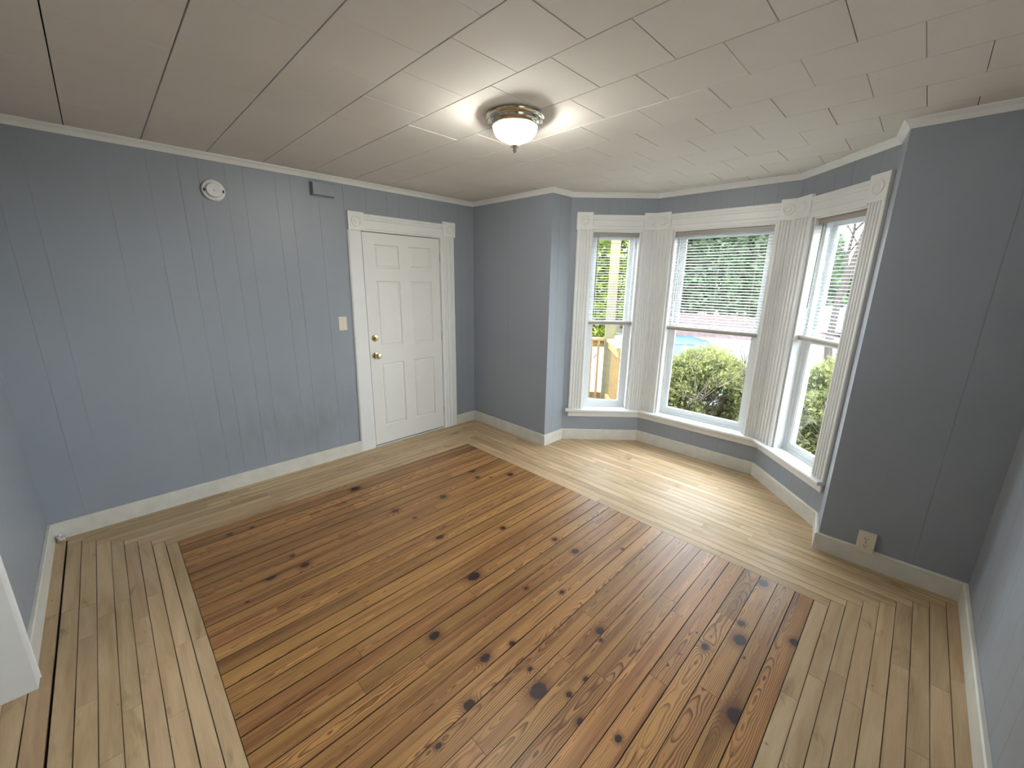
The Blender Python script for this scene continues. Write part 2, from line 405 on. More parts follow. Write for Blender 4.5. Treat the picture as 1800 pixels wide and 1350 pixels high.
wall('wall_bay_middle', 4, [.15, .35, .56, .81, .97], [(*OW2, OZ0, OZ1)], label='middle bay wall holding the widest window', ext0=.06, ext1=.06)
wall('wall_bay_right', 5, [.13, .33, .48, .685], [(*OW3, OZ0, OZ1)], label='angled bay wall holding the right window', ext0=.06)
wall('wall_bay_return_right', 6, [], label='thin return wall at the right of the bay', thick=.10, ext1=-.003)
wall('wall_right_of_bay', 7, [.43], label='shaded blue grey wall with the outlet, right of the bay', ext0=-.003)
wall('wall_right', 8, [.12, .33, .44, .6, .72, .92, 1.08, 1.22, 1.4, 1.5, 1.7, 1.9, 2.1, 2.3, 2.45, 2.7, 2.9, 3.1, 3.3], label='blue grey panel wall at the right edge', holes=[(*OW4, Z4, OZ1)], ext0=.16, ext1=.16)
yl = lambda y: y-WY
wall('wall_left', 9, [yl(y) for y in (-.15, -.36, -.47, -.65, -.86, -1.02, -1.17, -2.5, -2.7, -2.95, -3.1, -3.4, -3.6, -3.85)], [(yl(DOORY1), yl(DOORY0), -.01, 2.07)], label='blue grey panel wall at the left edge, with a white doorway')

# ------------------------------------------------------------------ ceiling
def clip(poly, nx, ny, c):
    out = []; n = len(poly)
    for i in range(n):
        p, q = poly[i], poly[(i+1) % n]; a = nx*p[0]+ny*p[1]-c; b = nx*q[0]+ny*q[1]-c
        if a <= 0: out.append(p)
        if (a < 0 < b) or (b < 0 < a):
            t = a/(a-b); out.append((p[0]+(q[0]-p[0])*t, p[1]+(q[1]-p[1])*t))
    return out
def halfplane(P, Q, off):
    _, t = seg(P, Q); n = -inn(t); c = n.x*P[0]+n.y*P[1]+off; return n.x, n.y, c
BAYH = lambda off: [halfplane(D, E_, off), halfplane(E_, F_, off), halfplane(F_, G, off)]
def bayclip(poly, off):
    for h in BAYH(off):
        poly = clip(poly, *h)
        if len(poly) < 3: return []
    return poly
ceil = tag(MB().box(LX-.16, .16, WY-.16, .16, H+.014, H+.08).add(*(lambda q: ([(x, y, H+.014) for x, y in q]+[(x, y, H+.08) for x, y in q],
      [(0, 1, 2, 3, 4, 5), (11, 10, 9, 8, 7, 6)]+[(i, i+6, (i+1) % 6+6, (i+1) % 6) for i in range(6)]))([(.16, -1.0), (.36, -1.0), (1.02, -1.66), (1.02, -2.86), (.36, -3.5), (.16, -3.5)])).go('ceiling', M_dark), 'tiled matte beige ceiling', kind='structure')
rows = [LX-.05, -3.325, -3.0, -2.676, -2.345, -2.013, -1.680, -1.345, -1.035, -.737, -.442, -.155, .125, .405, .685, .965]
strong = {1: .003, 2: .0042, 3: .0046, 4: .004, 5: .005, 6: .0036, 7: .0044, 8: .003, 9: .0026, 10: .0024, 11: .0024, 12: .0024}
rt_ = random.Random(3)
for k in range(len(rows)-1):
    x0, x1 = rows[k], rows[k+1]
    g0 = strong.get(k, .0018)/2; g1 = strong.get(k+1, .0018)/2
    ph = -2.972 if k % 2 == 1 else -2.808
    ys = [ph+.332*n for n in range(-5, 11)]; ys = [WY-.05]+[y for y in ys if WY-.02 < y < .03]+[.05]
    if x0 > .1: ys = [-3.45]+[y for y in ys if -3.42 < y < -1.1]+[-1.05]
    for y0, y1 in zip(ys, ys[1:]):
        vis = x0 > -2.1
        ga = (rt_.choice([.0007, .0012, .0019]) if vis else .0002); gb = ga
        dz = rt_.uniform(0, .0012) if vis else 0
        p = [(x0+g0, y0+ga), (x1-g1, y0+ga), (x1-g1, y1-gb), (x0+g0, y1-gb)]
        if x0 > .1: p = bayclip(p, .05)
        if len(p) < 3: continue
        n = len(p); cx = sum(a for a, _ in p)/n; cy = sum(b for _, b in p)/n
        sh = lambda q, e: (q[0]+(cx-q[0])*e/abs(.16), q[1]+(cy-q[1])*e/.16)
        vs = [(*sh(q, .001), H+dz) for q in p]+[(*q, H+dz+.0012) for q in p]+[(*q, H+.013) for q in p]
        fs = [tuple(range(n-1, -1, -1)), tuple(range(2*n, 3*n))]+[(l*n+i, l*n+(i+1) % n, (l+1)*n+(i+1) % n, (l+1)*n+i) for l in (0, 1) for i in range(n)]
        link('ceiling_tile', vs, fs, M_tile, ceil)

# crown moulding, baseboards
crown = [(0, H-.042), (.006, H-.042), (.010, H-.034), (.018, H-.020), (.030, H-.010), (.034, H-.006), (.034, H), (0, H)]
cn = ['door_wall', 'beside_bay', 'bay_return_left', 'bay_left', 'bay_middle', 'bay_right', 'bay_return_right', 'right_of_bay', 'right', 'left']
for i in range(10):
    sweep('trim_%d' % (i+1), i, crown, M_white, org=(*LOOP[i], H), kind='structure', label='thin cream crown moulding, '+cn[i].replace('_', ' '))
hb = .1124
bprof = [(.001, 0), (.019, 0), (.019, hb-.006), (.014, hb), (.001, hb)]
def bb(name, i, label, **k): return sweep(name, i, bprof, M_base, org=(*LOOP[i], 0), kind='structure', label=label, **k)
bb('baseboard_door', 0, 'low white baseboard left of the door', s1=Lx(-1.435))
bb('baseboard_corner', 0, 'short white baseboard right of the door', s0=Lx(-.28))
bb('baseboard_beside_bay', 1, 'white baseboard left of the bay'); bb('baseboard_bay_return_left', 2, 'short white baseboard on the left bay return')
bb('baseboard_bay_left', 3, 'white baseboard under the left window'); bb('baseboard_bay_middle', 4, 'white baseboard under the middle window')
bb('baseboard_bay_right', 5, 'white baseboard under the right window'); bb('baseboard_bay_return_right', 6, 'tiny white baseboard on the right bay return')
bb('baseboard_right_of_bay', 7, 'white baseboard under the outlet'); bb('baseboard_right', 8, 'white baseboard along the right wall')
bb('baseboard_left', 9, 'white baseboard left of the floor corner', s0=yl(-1.285)); bb('baseboard_left_near', 9, 'white baseboard behind the doorway', s1=yl(DOORY1)-.07)
for i, (s, lab) in enumerate([(.0, 'a')]): pass
# corner bead strips on the bay's outer corners
# ------------------------------------------------------------------ floor
sub = MB().box(LX-1.6, .16, WY-.16, .16, -.08, -.02)
q6 = [(.16, -1.0), (.36, -1.0), (1.0, -1.66), (1.0, -2.86), (.36, -3.5), (.16, -3.5)]
sub.add([(x, y, -.08) for x, y in q6]+[(x, y, -.02) for x, y in q6], [(5, 4, 3, 2, 1, 0), (6, 7, 8, 9, 10, 11)]+[(i, (i+1) % 6, (i+1) % 6+6, i+6) for i in range(6)])
floor = tag(sub.go('floor', M_sub), 'wooden floor, pine boards framed by a pale maple border', kind='structure')
rb = random.Random(11)
Le = [LX, -3.408, -3.344, -3.280, -3.216, -3.157, -3.096, -3.033, -2.972, -2.9132]
De = [0, -.066, -.128, -.19, -.25, -.311, -.371, -.431, -.491, -.5517]
Be = [0, -.062, -.124, -.186, -.248, -.31, -.372, -.434, -.496, -.5582]
Re = [WY, -4.008, -3.945, -3.882, -3.819, -3.756, -3.693, -3.63, -3.567, -3.5039]
def board(name, a0, a1, b0, b1, along, mat, g=.0006, poly=None, knots=(), fig=None, tone=None, ge=.0005):
    """board from a0 to a1 along its length, b0 to b1 across"""
    b0, b1 = min(b0, b1)+g, max(b0, b1)-g; a0, a1 = min(a0, a1)+ge, max(a0, a1)-ge
    top = rb.uniform(-.0005, 0)
    P = [(a0, b0), (a1, b0), (a1, b1), (a0, b1)]
    if along == 'y': P = [(b, a) for a, b in P][::-1]
    if poly: P = poly(P)
    n = len(P)
    if n < 3: return
    vs = [(x, y, top) for x, y in P]+[(x, y, -.019) for x, y in P]
    fs = [tuple(range(n)), tuple(range(2*n-1, n-1, -1))]+[(i, i+n, (i+1) % n+n, (i+1) % n) for i in range(n)]
    uv = [((x, y) if along == 'x' else (y, x)) for x, y in P]*2
    at = dict(seed=rb.uniform(0, 50), tone=rb.random() if tone is None else tone, ctr=(b0+b1)/2, hw=(b1-b0)/2, fig=rb.choice([.0, .004, .010, .018, .03, .06]) if fig is None else fig)
    if mat is M_pine:
        ks = list(knots)[:4]+[(99, 99, .01)]*4
        for i in range(4): at['knot%d' % i] = ks[i]
    return link(name, vs, fs, mat, floor, uv=uv, attrs=at)
def strip(name, a0, a1, b0, b1, along, mat, fixed=(), maxlen=1.5, **k):
    pts = sorted({a0, a1}|{f for f in fixed if min(a0, a1)+.15 < f < max(a0, a1)-.15}); out = [pts[0]]
    for p, q in zip(pts, pts[1:]):
        L = q-p
        if L > maxlen and not (fixed and mat is M_pine):
            n = math.ceil(L/maxlen); c = [p+L*(j+rb.uniform(-.22, .22))/n for j in range(1, n)]; out += c
        out.append(q)
    for p, q in zip(out, out[1:]): board(name, p, q, b0, b1, along, mat, **k)
def near(lst, b0, b1, ia, ib):
    b0, b1 = min(b0, b1), max(b0, b1); return [t[ia] for t in lst if b0 <= t[ib] < b1]
LB = [(-3.301, -1.159), (-3.298, -1.588), (-3.119, -1.187), (-3.179, -1.738), (-3.057, -1.884), (-3.31, -.9)]
RB = [(-1.096, -3.6), (-1.009, -3.66), (-.995, -3.776), (-1.128, -3.715), (-.761, -3.836), (-.776, -3.955), (-.674, -4.03), (-1.185, -3.896), (-1.568, -3.58)]
BB = [(.091, -2.461), (.146, -2.93), (.073, -3.138), (-.526, -3.02), (-.09, -2.111), (-.438, -1.743), (-.075, -1.426), (.061, -1.712), (.2, -1.835), (-.139, -1.868)]
for i in range(9):
    g = .0022 if i == 0 else rb.choice([.0007, .0010, .0014])
    # left border, boards along y (stepped at the corners)
    strip('floor_board', De[i+1], Re[i+1], Le[i], Le[i+1]-(0 if i else .004), 'y', M_maple, near(LB, Le[i], Le[i+1], 1, 0), 1.1, g=g)
    # along the door wall
    strip('floor_board', Le[i], Be[i+(i % 2)], De[i], De[i+1], 'x', M_maple, (), 1.0, g=.0008)
    # beside the bay
    strip('floor_board', De[i+1-(i % 2)] if i else De[1], Re[i], Be[i], Be[i+1], 'y', M_maple, near(BB, Be[i], Be[i+1], 1, 0), 1.2, g=.0008)
    # along the right wall
    strip('floor_board', Le[i], Be[i+1], Re[i], Re[i+1], 'x', M_maple, near(RB, Re[i], Re[i+1], 0, 1), 1.0, g=.001)
# bay, boards along y, cut to the angled walls; the returns' ends too
for j in range(14):
    x0, x1 = .0+.062*j, .062*(j+1)
    ya, yb = (-1.110, -3.405) if x1 < .30 else (-1.05, -3.5)
    strip('floor_board', ya, yb, x0, x1, 'y', M_maple, near(BB, x0, x1, 1, 0), 1.1, g=.0009, poly=lambda P: bayclip(P, .0))
# beyond the doorway on the left
for j in range(22): strip('floor_board', -.9 if j > 2 else DOORY0, -2.9 if j > 2 else DOORY1, LX-.064*(j+1), LX-.064*j, 'y', M_maple, (), 1.3, g=.0006)
# pine field
KN = [(-1.804, -.668, 3, 2.2), (-1.96, -.806, 1), (-2.537, -.699, 1), (-2.661, -.686, 1.2), (-1.738, -1.179, 2), (-1.368, -1.253, 2.2), (-1.684, -1.353, 1), (-.966, -1.189, 1.6), (-.881, -1.269, .8), (-.722, -1.346, 2.2), (-.922, -1.068, 2.2), (-1.687, -1.661, 2), (-1.316, -1.874, 1.5), (-2.44, -1.198, 1), (-2.414, -1.336, 2), (-2.588, -1.313, 2), (-2.728, -1.428, .7), (-1.76, -2.098, 3), (-2.15, -2.276, 2.2), (-1.158, -2.2, 1.6), (-1.16, -2.367, 2), (-1.612, -2.369, 1), (-1.493, -2.525, 1.2), (-1.56, -2.811, 1.8), (-1.602, -2.842, .8), (-1.916, -2.563, 1.2), (-2.055, -2.532, 2), (-.924, -2.562, 1), (-1.951, -2.709, 1), (-1.998, -2.798, 3.2), (-1.92, -2.897, 1.1), (-1.815, -2.907, 1.1), (-2.238, -2.644, 2), (-1.974, -2.992, 1.3), (-1.921, -3.126, 1.2), (-.615, -3.277, 2.4), (-1.015, -3.279, 1.6), (-1.125, -3.306, 2.8), (-1.285, -3.202, 1.6), (-.953, -3.49, 1.8), (-1.519, -3.405, 3.2), (-1.214, -3.349, .5), (-1.231, -3.145, .4), (-1.406, -3.134, .4), (-1.48, -3.082, .4), (-1.499, -3.122, .4), (-2.411, -2.681, 1)]
PB = [(-2.204, -.857), (-2.059, -1.279), (-1.926, -.93), (-1.766, -.80), (-1.114, -1.007), (-1.502, -1.34), (-2.423, -1.19), (-2.632, -1.59), (-2.298, -1.854), (-1.849, -2.19), (-1.521, -2.69), (-1.807, -2.788), (-1.757, -2.97), (-1.115, -2.953), (-1.187, -3.043), (-1.023, -3.212), (-1.596, -3.124), (-1.495, -3.298), (-2.308, -2.80), (-2.445, -2.1), (-2.511, -2.274), (-2.263, -2.367), (-.95, -1.62), (-2.0, -.6), (-.80, -2.27)]
DARKP = {14: .25, 15: .3, 21: .35, 24: .15, 33: .1, 34: .35, 27: .3, 6: .2, 7: .3}
y = -3.5039
k = 0
while y < De[9]-.002:
    y1 = min(y+.0845, De[9])
    if De[9]-y1 < .02: y1 = De[9]
    g = rb.choice([.0010, .0013, .0017, .0022]) if k != 19 else .003
    pts = [Le[9]]+sorted(near(PB, y, y1, 0, 1))+[Be[9]]
    for p, q in zip(pts, pts[1:]):
        kk = [(t[0], t[1], .0102*t[2]) for t in KN if y <= t[1] < y1 and p <= t[0] < q]
        kk.sort(key=lambda t: -t[2])
        board('floor_board', p, q, y, y1, 'x', M_pine, g=g, knots=kk, ge=.0007)
    y = y1; k += 1

# ------------------------------------------------------------------ casing profiles
def fluted(w, th=.022, nf=4):
    """(position across, height) outline of a fluted board"""
    pts = [(0, 0), (0, th*.8), (.006, th)]; m = .014; fw_ = (w-2*m)/nf
    for j in range(nf):
        a = m+j*fw_; b = a+fw_; r = .004
        pts += [(a+r*.6, th), (a+r*1.3, th-.009), (b-r*1.9, th-.009), (b-r*1.1, th)]
    pts += [(w-.006, th), (w, th*.8), (w, 0)]; return pts
def stepped(w, th=.024):
    return [(0, 0), (0, th*.6), (.012, th*.6), (.016, th*.85), (.04, th*.85), (.044, th*.55), (w-.05, th*.55), (w-.046, th*.8), (w-.03, th*.8), (w-.026, th), (w-.004, th), (w, th*.7), (w, 0)]
def vcasing(F, s0, s1, z0, z1, parent, name='casing', mat=None, prof=None, d0=0):
    m = MB(F); pr = prof or fluted(s1-s0); pr = [(s0+a, d0+b) for a, b in pr]
    return recalc(m.prism(pr, 2, z0, z1).go(name, mat or M_white, parent))
def hcasing(F, s0, s1, z0, z1, parent, name='head_casing', mat=None):
    m = MB(F); pr = [(b, z0+a) for a, b in stepped(z1-z0)]
    return recalc(m.prism(pr, 0, s0, s1).go(name, mat or M_white, parent))
def block(F, s0, s1, z0, z1, parent, mat=None, th=.027, rc=.042):
    m = MB(F); m.bbox(s0, s1, 0, th, z0, z1, .002)
    b = recalc(m.go('corner_block', mat or M_white, parent))
    c = ((s0+s1)/2, th, (z0+z1)/2)
    r = MB(F); rc = min(rc, (s1-s0)/2-.006)
    r.lathe(c, [(rc, -.002), (rc, .004), (rc-.004, .007), (rc-.009, .007), (rc-.013, .002), (rc*.45, .001), (rc*.35, .005), (rc*.15, .007), (.0005, .007)], 'y', 28)
    o = recalc(shade_auto(r.go('rosette', mat or M_white, b)))
    return b

# ------------------------------------------------------------------ windows
def window(idx, i, O, bl, br, cl, cr_, label, zs=0):
    OZ0 = globals()['OZ0']+zs
    """O opening (s0,s1); bl/br corner blocks (s0,s1); cl/cr_ casing spans"""
    P, Q = LOOP[i], LOOP[(i+1) % 10]; F = frame(P, Q); s0, s1 = O
    c = F(((s0+s1)/2, 0, OZ0))
    w = empty('window_%d' % idx, c, label=label, kind='structure')
    zb = .345+zs; zt = OZ1
    vcasing(F, *cl, zb, 2.124, w); vcasing(F, *cr_, zb, 2.124, w)
    block(F, *bl, 2.124, 2.278, w); block(F, *br, 2.124, 2.278, w)
    hcasing(F, bl[1], br[0], zt-.004, 2.258, w)
    # jamb liner and sill inside the opening
    t = .016; j = MB(F)
    j.box(s0, s0+t, -.16, .0, zb, zt); j.box(s1-t, s1, -.16, .0, zb, zt); j.box(s0+t, s1-t, -.16, 0, zt-t, zt)
    j.go('jamb', M_white, w)
    MB(F).box(s0+.0005, s1-.0005, -.16, -.0005, OZ0+.0005, zb).go('inner_sill', M_white, w)
    a, b = s0+t, s1-t; f = MB(F); fw_ = .022
    f.box(a, a+fw_, -.155, -.072, zb, zt-t); f.box(b-fw_, b, -.155, -.072, zb, zt-t)
    f.box(a+fw_, b-fw_, -.155, -.072, zt-t-.02, zt-t); f.box(a+fw_, b-fw_, -.155, -.072, zb, zb+.022)
    f.go('window_frame', M_vinyl, w)
    a += fw_; b -= fw_; z0 = zb+.022; z1 = zt-t-.02; zm = 1.235 if not zs else 1.50
    def sash(name, za, zc, d0, d1, st, bot, topr):
        m = MB(F)
        m.box(a, a+st, d0, d1, za, zc); m.box(b-st, b, d0, d1, za, zc); m.box(a+st, b-st, d0, d1, za, za+bot); m.box(a+st, b-st, d0, d1, zc-topr, zc)
        m.box(a+st, a+st+.006, d0+.006, d1-.006, za+bot, zc-topr); m.box(b-st-.006, b-st, d0+.006, d1-.006, za+bot, zc-topr)
        s = m.go(name, M_vinyl, w); md = (d0+d1)/2
        MB(F).box(a+st, b-st, md-.0015, md+.0015, za+bot, zc-topr).go('glass_pane', M_glass, s)
        return s
    sash('upper_sash', zm-.02, z1, -.145, -.118, .034, .032, .034)
    ls = sash('lower_sash', z0, zm+.016, -.112, -.082, .034, .046, .034)
    MB(F).box((a+b)/2-.03, (a+b)/2+.03, -.118, -.106, zm+.0165, zm+.028).go('sash_lock', M_vinyl, ls)
    # insect-screen side track
    return F
F1 = window(1, 3, OW1, (.055, .207), (.690, .812), (.062, .203), (.680, .806), 'narrow left bay window with porch post behind it')
F2 = window(2, 4, OW2, (.0, .15), (1.010, 1.127), (.004, .174), (1.008, 1.122), 'wide middle bay window overlooking the shrub')
F3 = window(3, 5, OW3, (.0, .168), (.665, .806), (.004, .194), (.680, .800), 'narrow right bay window with parked vehicles behind')

F4 = window(4, 8, OW4, (1.72, 1.86), (2.64, 2.78), (1.724, 1.854), (2.646, 2.776), 'window added for its daylight, in the right wall beside the camera, outside the picture', Z4-OZ0)  # added window, out of view, brightens the door wall
# stool and apron run round the bay
st = [(.001, .318), (.052, .318), (.058, .324), (.058, .338), (.052, .3448), (.001, .3448)]
ap = [(.001, .258), (.014, .258), (.016, .268), (.016, .300), (.022, .310), (.022, .3178), (.001, .3178)]
for k, (i, a, b) in enumerate([(3, .032, None), (4, None, None), (5, None, .802)]):
    lab = ['left', 'middle', 'right'][k]
    sweep('trim_%d' % (11+k), i, st, M_white, s0=a, s1=b, org=(*LOOP[i], .32), kind='structure', label='white window stool under the %s bay window' % lab)
    sweep('trim_%d' % (14+k), i, ap, M_white, s0=None if a is None else .062, s1=None if b is None else .79, org=(*LOOP[i], .26), kind='structure', label='white apron below the stool of the %s bay window' % lab)

# ------------------------------------------------------------------ blinds
def blind(F, s0, s1, ztop, zbot, label, wand=True, tilt=8):
    c = Vector(F(((s0+s1)/2, -.042, zbot)))
    ex = (Vector(F((s1, 0, 0)))-Vector(F((s0, 0, 0)))).normalized(); ey = (Vector(F((0, 1, 0)))-Vector(F((0, 0, 0)))).normalized()
    r = empty('window_blind', c, label=label, category='blind') if False else empty('window_blind', c, label=label, cat='blind', group='white mini blinds in the bay windows')
    MB(F).bbox(s0, s1, -.055, -.029, ztop-.026, ztop, .002).go('headrail', M_blind, r)
    MB(F).box(s0+.002, s1-.002, -.0285, -.0255, ztop-.034, ztop-.001).go('valance', M_blindrail, r)
    z0 = zbot+.028
    MB(F).bbox(s0, s1, -.056, -.029, zbot-.008, zbot+.013, .003).go('bottom_rail', M_blindrail, r)
    m = MB(F); m.box(s0+.001, s1-.001, -.054, -.031, zbot+.0135, zbot+.0235); m.go('stacked_slats', M_blind, r)
    n = int(round((ztop-.036-z0)/.0248)); step = (ztop-.04-z0)/n
    L = s1-s0-.004; tl = math.radians(tilt); me = None; w = .0245
    for k in range(n+1):
        z = z0+step*k
        if me is None:
            vs = []; fs = []; q = [(-.5, 0), (-.25, .0016), (0, .0021), (.25, .0016), (.5, 0)]
            for sgn in (-1, 1):
                for th in (0, .0005):
                    for a, h in q:
                        yy = a*w; hh = h+th
                        p = ex*(sgn*L/2)+ey*(yy*math.cos(tl)-hh*math.sin(tl))+Vector((0, 0, yy*math.sin(tl)+hh*math.cos(tl)))
                        vs.append(tuple(p))
            for i in range(4): fs += [(i, i+1, i+11, i+10), (i+5, i+15, i+16, i+6)]
            fs += [(0, 10, 15, 5), (4, 9, 19, 14), (0, 5, 6, 1), (1, 6, 7, 2), (2, 7, 8, 3), (3, 8, 9, 4), (10, 11, 16, 15), (11, 12, 17, 16), (12, 13, 18, 17), (13, 14, 19, 18)]
            me = bpy.data.meshes.new('slat'); me.from_pydata(vs, [], fs); me.materials.append(M_blind)
            for p in me.polygons: p.use_smooth = False
        o = bpy.data.objects.new('slat', me); C.objects.link(o); o.parent = r
        o.location = Vector((c.x, c.y, z))-c
    xs = [s0+.06, s1-.06] if s1-s0 < .6 else [s0+.1, (s0+s1)/2, s1-.1]
    for x in xs:
        m = MB(F)
        for dd in (-.0555, -.0285): m.box(x-.0006, x+.0006, dd-.0004, dd+.0004, zbot+.01, ztop-.03)
        m.box(x+.004, x+.0052, -.0425, -.0415, zbot+.01, ztop-.03)
        m.go('ladder_cord', M_cord, r)
    xw = s0+.05
    if wand:
        m = MB(F); m.tube((xw, -.022, ztop-.03), (xw-.004, -.020, ztop-.62), .0032, n=6); m.go('tilt_wand', M_wand, r)
    return r
blind(F1, OW1[0]+.019, OW1[1]-.019, 2.098, 1.236, 'narrow white mini blind, half lowered in the left bay window', tilt=-5)
blind(F2, OW2[0]+.019, OW2[1]-.019, 2.098, 1.213, 'wide white mini blind, half lowered in the middle bay window', tilt=-16)
blind(F3, OW3[0]+.019, OW3[1]-.019, 2.098, 1.245, 'narrow white mini blind, half lowered in the right bay window', tilt=-9)
for o in bpy.data.objects:
    if o.get('category') == 'blind' and 'group' in o.keys(): o['group'] = 'white mini blinds in the bay windows'

# ------------------------------------------------------------------ door
FD = frame(A, B)
dr = empty('door_1', (-.87, 0, 0), label='white six panel door with brass knob and moulded casing', kind='structure')
X = Lx
# leaf: stiles and rails, recessed panels with raised fields
lx0, lx1 = X(-1.2785), X(-.4575); zb, zt = .019, 2.044; f0, f1_ = -.050, -.003
pan = [(X(-1.172), X(-.922), 1.735, 1.945), (X(-.812), X(-.562), 1.735, 1.945), (X(-1.172), X(-.922), 1.005, 1.62), (X(-.812), X(-.562), 1.005, 1.62), (X(-1.172), X(-.922), .2, .838), (X(-.812), X(-.562), .2, .838)]
leafb = MB(FD)
for r in cut(lx0, lx1, zb, zt, pan): leafb.box(r[0], r[1], f0, f1_, r[2], r[3])
leaf = leafb.go('door_leaf', M_door, dr)
for (a, b, c, d) in pan:
    m = MB(FD); m.box(a, b, f0, f1_-.013, c, d)
    def ring(e, dd): return [(a+e, f1_+dd, c+e), (b-e, f1_+dd, c+e), (b-e, f1_+dd, d-e), (a+e, f1_+dd, d-e)]
    R = ring(0, 0)+ring(.007, -.011)+ring(.014, -.012)+ring(.030, -.003)
    fs = [(k*4+i, k*4+(i+1) % 4, (k+1)*4+(i+1) % 4, (k+1)*4+i) for k in range(3) for i in range(4)]+[(12, 13, 14, 15)]
    m.add(R, fs); recalc(m.go('door_panel', M_door, leaf))
# jamb, stop, threshold, casings
j = MB(FD); j.box(X(DX0)+.0005, lx0-.006, -.16, -.0005, 0, 2.049); j.box(lx1+.005, X(DX1)-.0005, -.16, -.0005, 0, 2.049); j.box(X(DX0)+.0005, X(DX1)-.0005, -.16, -.0005, 2.049, DZ-.0005)
j.go('door_jamb', M_white, dr)
j = MB(FD); j.box(X(DX0)+.02, X(DX1)-.012, -.07, -.051, .012, 2.048); j.go('door_stop', M_gapshade, dr)  # stop coloured dark so the gaps look shaded
j = MB(FD); j.box(lx0-.0059, lx0-.0005, -.048, -.022, .02, 2.046); j.box(lx1+.0008, lx1+.0048, -.048, -.016, .02, 2.046); j.box(lx0, lx1, -.048, -.018, 2.0445, 2.0485); j.box(lx0, lx1, -.046, -.014, .0085, .0185); j.go('gap_shade_strip', M_slot, dr)  # added dark strips draw the shade in the gaps round the leaf
j = MB(FD); j.box(X(DX0)+.02, X(DX1)-.012, -.155, .004, .0005, .0075); j.go('threshold', M_white, dr)
m = MB(FD)      # left casing: flat board with a back band, leaning very slightly
cas = [(X(-1.435), X(-1.30), X(-1.405), X(-1.285))]
def leanboard(mb, a0, a1, b0, b1, d0, d1, z0, z1):
    mb.add([(a0, d0, z0), (a1, d0, z0), (a1, d1, z0), (a0, d1, z0), (b0, d0, z1), (b1, d0, z1), (b1, d1, z1), (b0, d1, z1)],
           [(0, 3, 2, 1), (4, 5, 6, 7), (0, 1, 5, 4), (1, 2, 6, 5), (2, 3, 7, 6), (3, 0, 4, 7)])
leanboard(m, X(-1.424), X(-1.301), X(-1.394), X(-1.293), 0, .014, 0, 2.049)
leanboard(m, X(-1.442), X(-1.424), X(-1.410), X(-1.394), 0, .012, 0, 2.049)
leanboard(m, X(-1.436), X(-1.431), X(-1.405), X(-1.400), .012, .019, 0, 2.049)
m.go('casing', M_white, dr)
m = MB(FD); pr = [(X(-.452)+a*1.0, b) for a, b in [(0, 0), (0, .016), (.03, .018), (.032, .012), (.040, .012), (.042, .018), (.062, .018), (.064, .011), (.074, .011), (.076, .019), (.110, .020), (.114, .011), (.124, .011), (.126, .018), (.148, .019), (.165, .020), (.172, .014), (.172, 0)]]
recalc(m.prism(pr, 2, 0, 2.07).go('casing', M_white, dr))
block(FD, X(-1.405), X(-1.262), 2.049, 2.2, dr, rc=.046); block(FD, X(-.42), X(-.267), 2.07, 2.215, dr, rc=.04)
hcasing(FD, X(-1.262), X(-.42), 2.052, 2.192, dr)
# hardware
def knobset(cx, cz):
    m = MB(FD); m.lathe((cx, f1_, cz), [(.0335, 0), (.0335, .004), (.030, .008), (.016, .011), (.0145, .024), (.017, .032), (.026, .040), (.0295, .050), (.029, .058), (.023, .066), (.009, .0695), (.0005, .070)], 'y', 32)
    k = recalc(shade_auto(m.go('door_knob', M_brass, leaf)))
    q = MB(FD); q.box(cx-.006, cx+.006, f1_+.0700, f1_+.073, cz-.0018, cz+.0018); q.go('turn_button', M_brass, leaf)
knobset(X(-1.223), .925)
m = MB(FD); m.lathe((X(-1.222), f1_, 1.093), [(.0325, 0), (.0325, .005), (.029, .010), (.020, .012), (.0005, .012)], 'y', 32); recalc(shade_auto(m.go('deadbolt_plate', M_brass, leaf)))
m = MB(FD); m.bbox(X(-1.222)-.004, X(-1.222)+.004, f1_+.012, f1_+.028, 1.093-.017, 1.093+.017, .002); m.go('thumb_turn', M_brass, leaf)
for hz in (1.86, 1.06, .21):
    m = MB(FD); m.tube((X(-.4515), .001, hz-.045), (X(-.4515), .001, hz+.045), .006, n=10); m.tube((X(-.4515), .001, hz+.045), (X(-.4515), .001, hz+.052), .004, .001, n=8)
    m.box(X(-.4575)-.0, X(-.4515)-.003, -.007, -.002, hz-.044, hz+.044)
    m.go('hinge', M_steel, dr)

# doorway in the left wall: casing, jamb and the room beyond
dw = empty('door_2', (LX, (DOORY0+DOORY1)/2, 0), label='white cased doorway at the left edge of the picture', kind='structure')
FL = frame(J, A)
ya_, yb_ = yl(DOORY1), yl(DOORY0)
for a, b in ((yb_+.0, yb_+.068), (ya_-.068, ya_)):
    m = MB(FL); m.bbox(a, b, 0, .030, 0, 2.07, .002); m.box(a+.009 if a < ya_ else b-.019, a+.013 if a < ya_ else b-.015, .030, .034, 0, 2.07); m.go('casing', M_white, dw)
MB(FL).bbox(ya_-.068, yb_+.068, 0, .030, 2.07, 2.16, .002).go('head_casing', M_white, dw)
m = MB(FL); m.box(yb_-.018, yb_-.0, -.20, .030, .001, 2.07-.018); m.box(ya_, ya_+.018, -.20, .030, .001, 2.07-.018); m.box(ya_, yb_, -.20, .030, 2.07-.018, 2.0695)
m.go('door_jamb', M_white, dw)
hall = MB()
hall.box(LX-1.6, LX-.161, -.75, -.7, 0, H); hall.box(LX-1.6, LX-.161, -3.0, -2.95, 0, H); hall.box(LX-1.65, LX-1.6, -3.0, -.7, 0, H)
tag(hall.go('wall_hall', M_wall, org=(LX-1.6, -1.8, 0)), 'plain walls of the small room beyond the doorway', kind='structure')
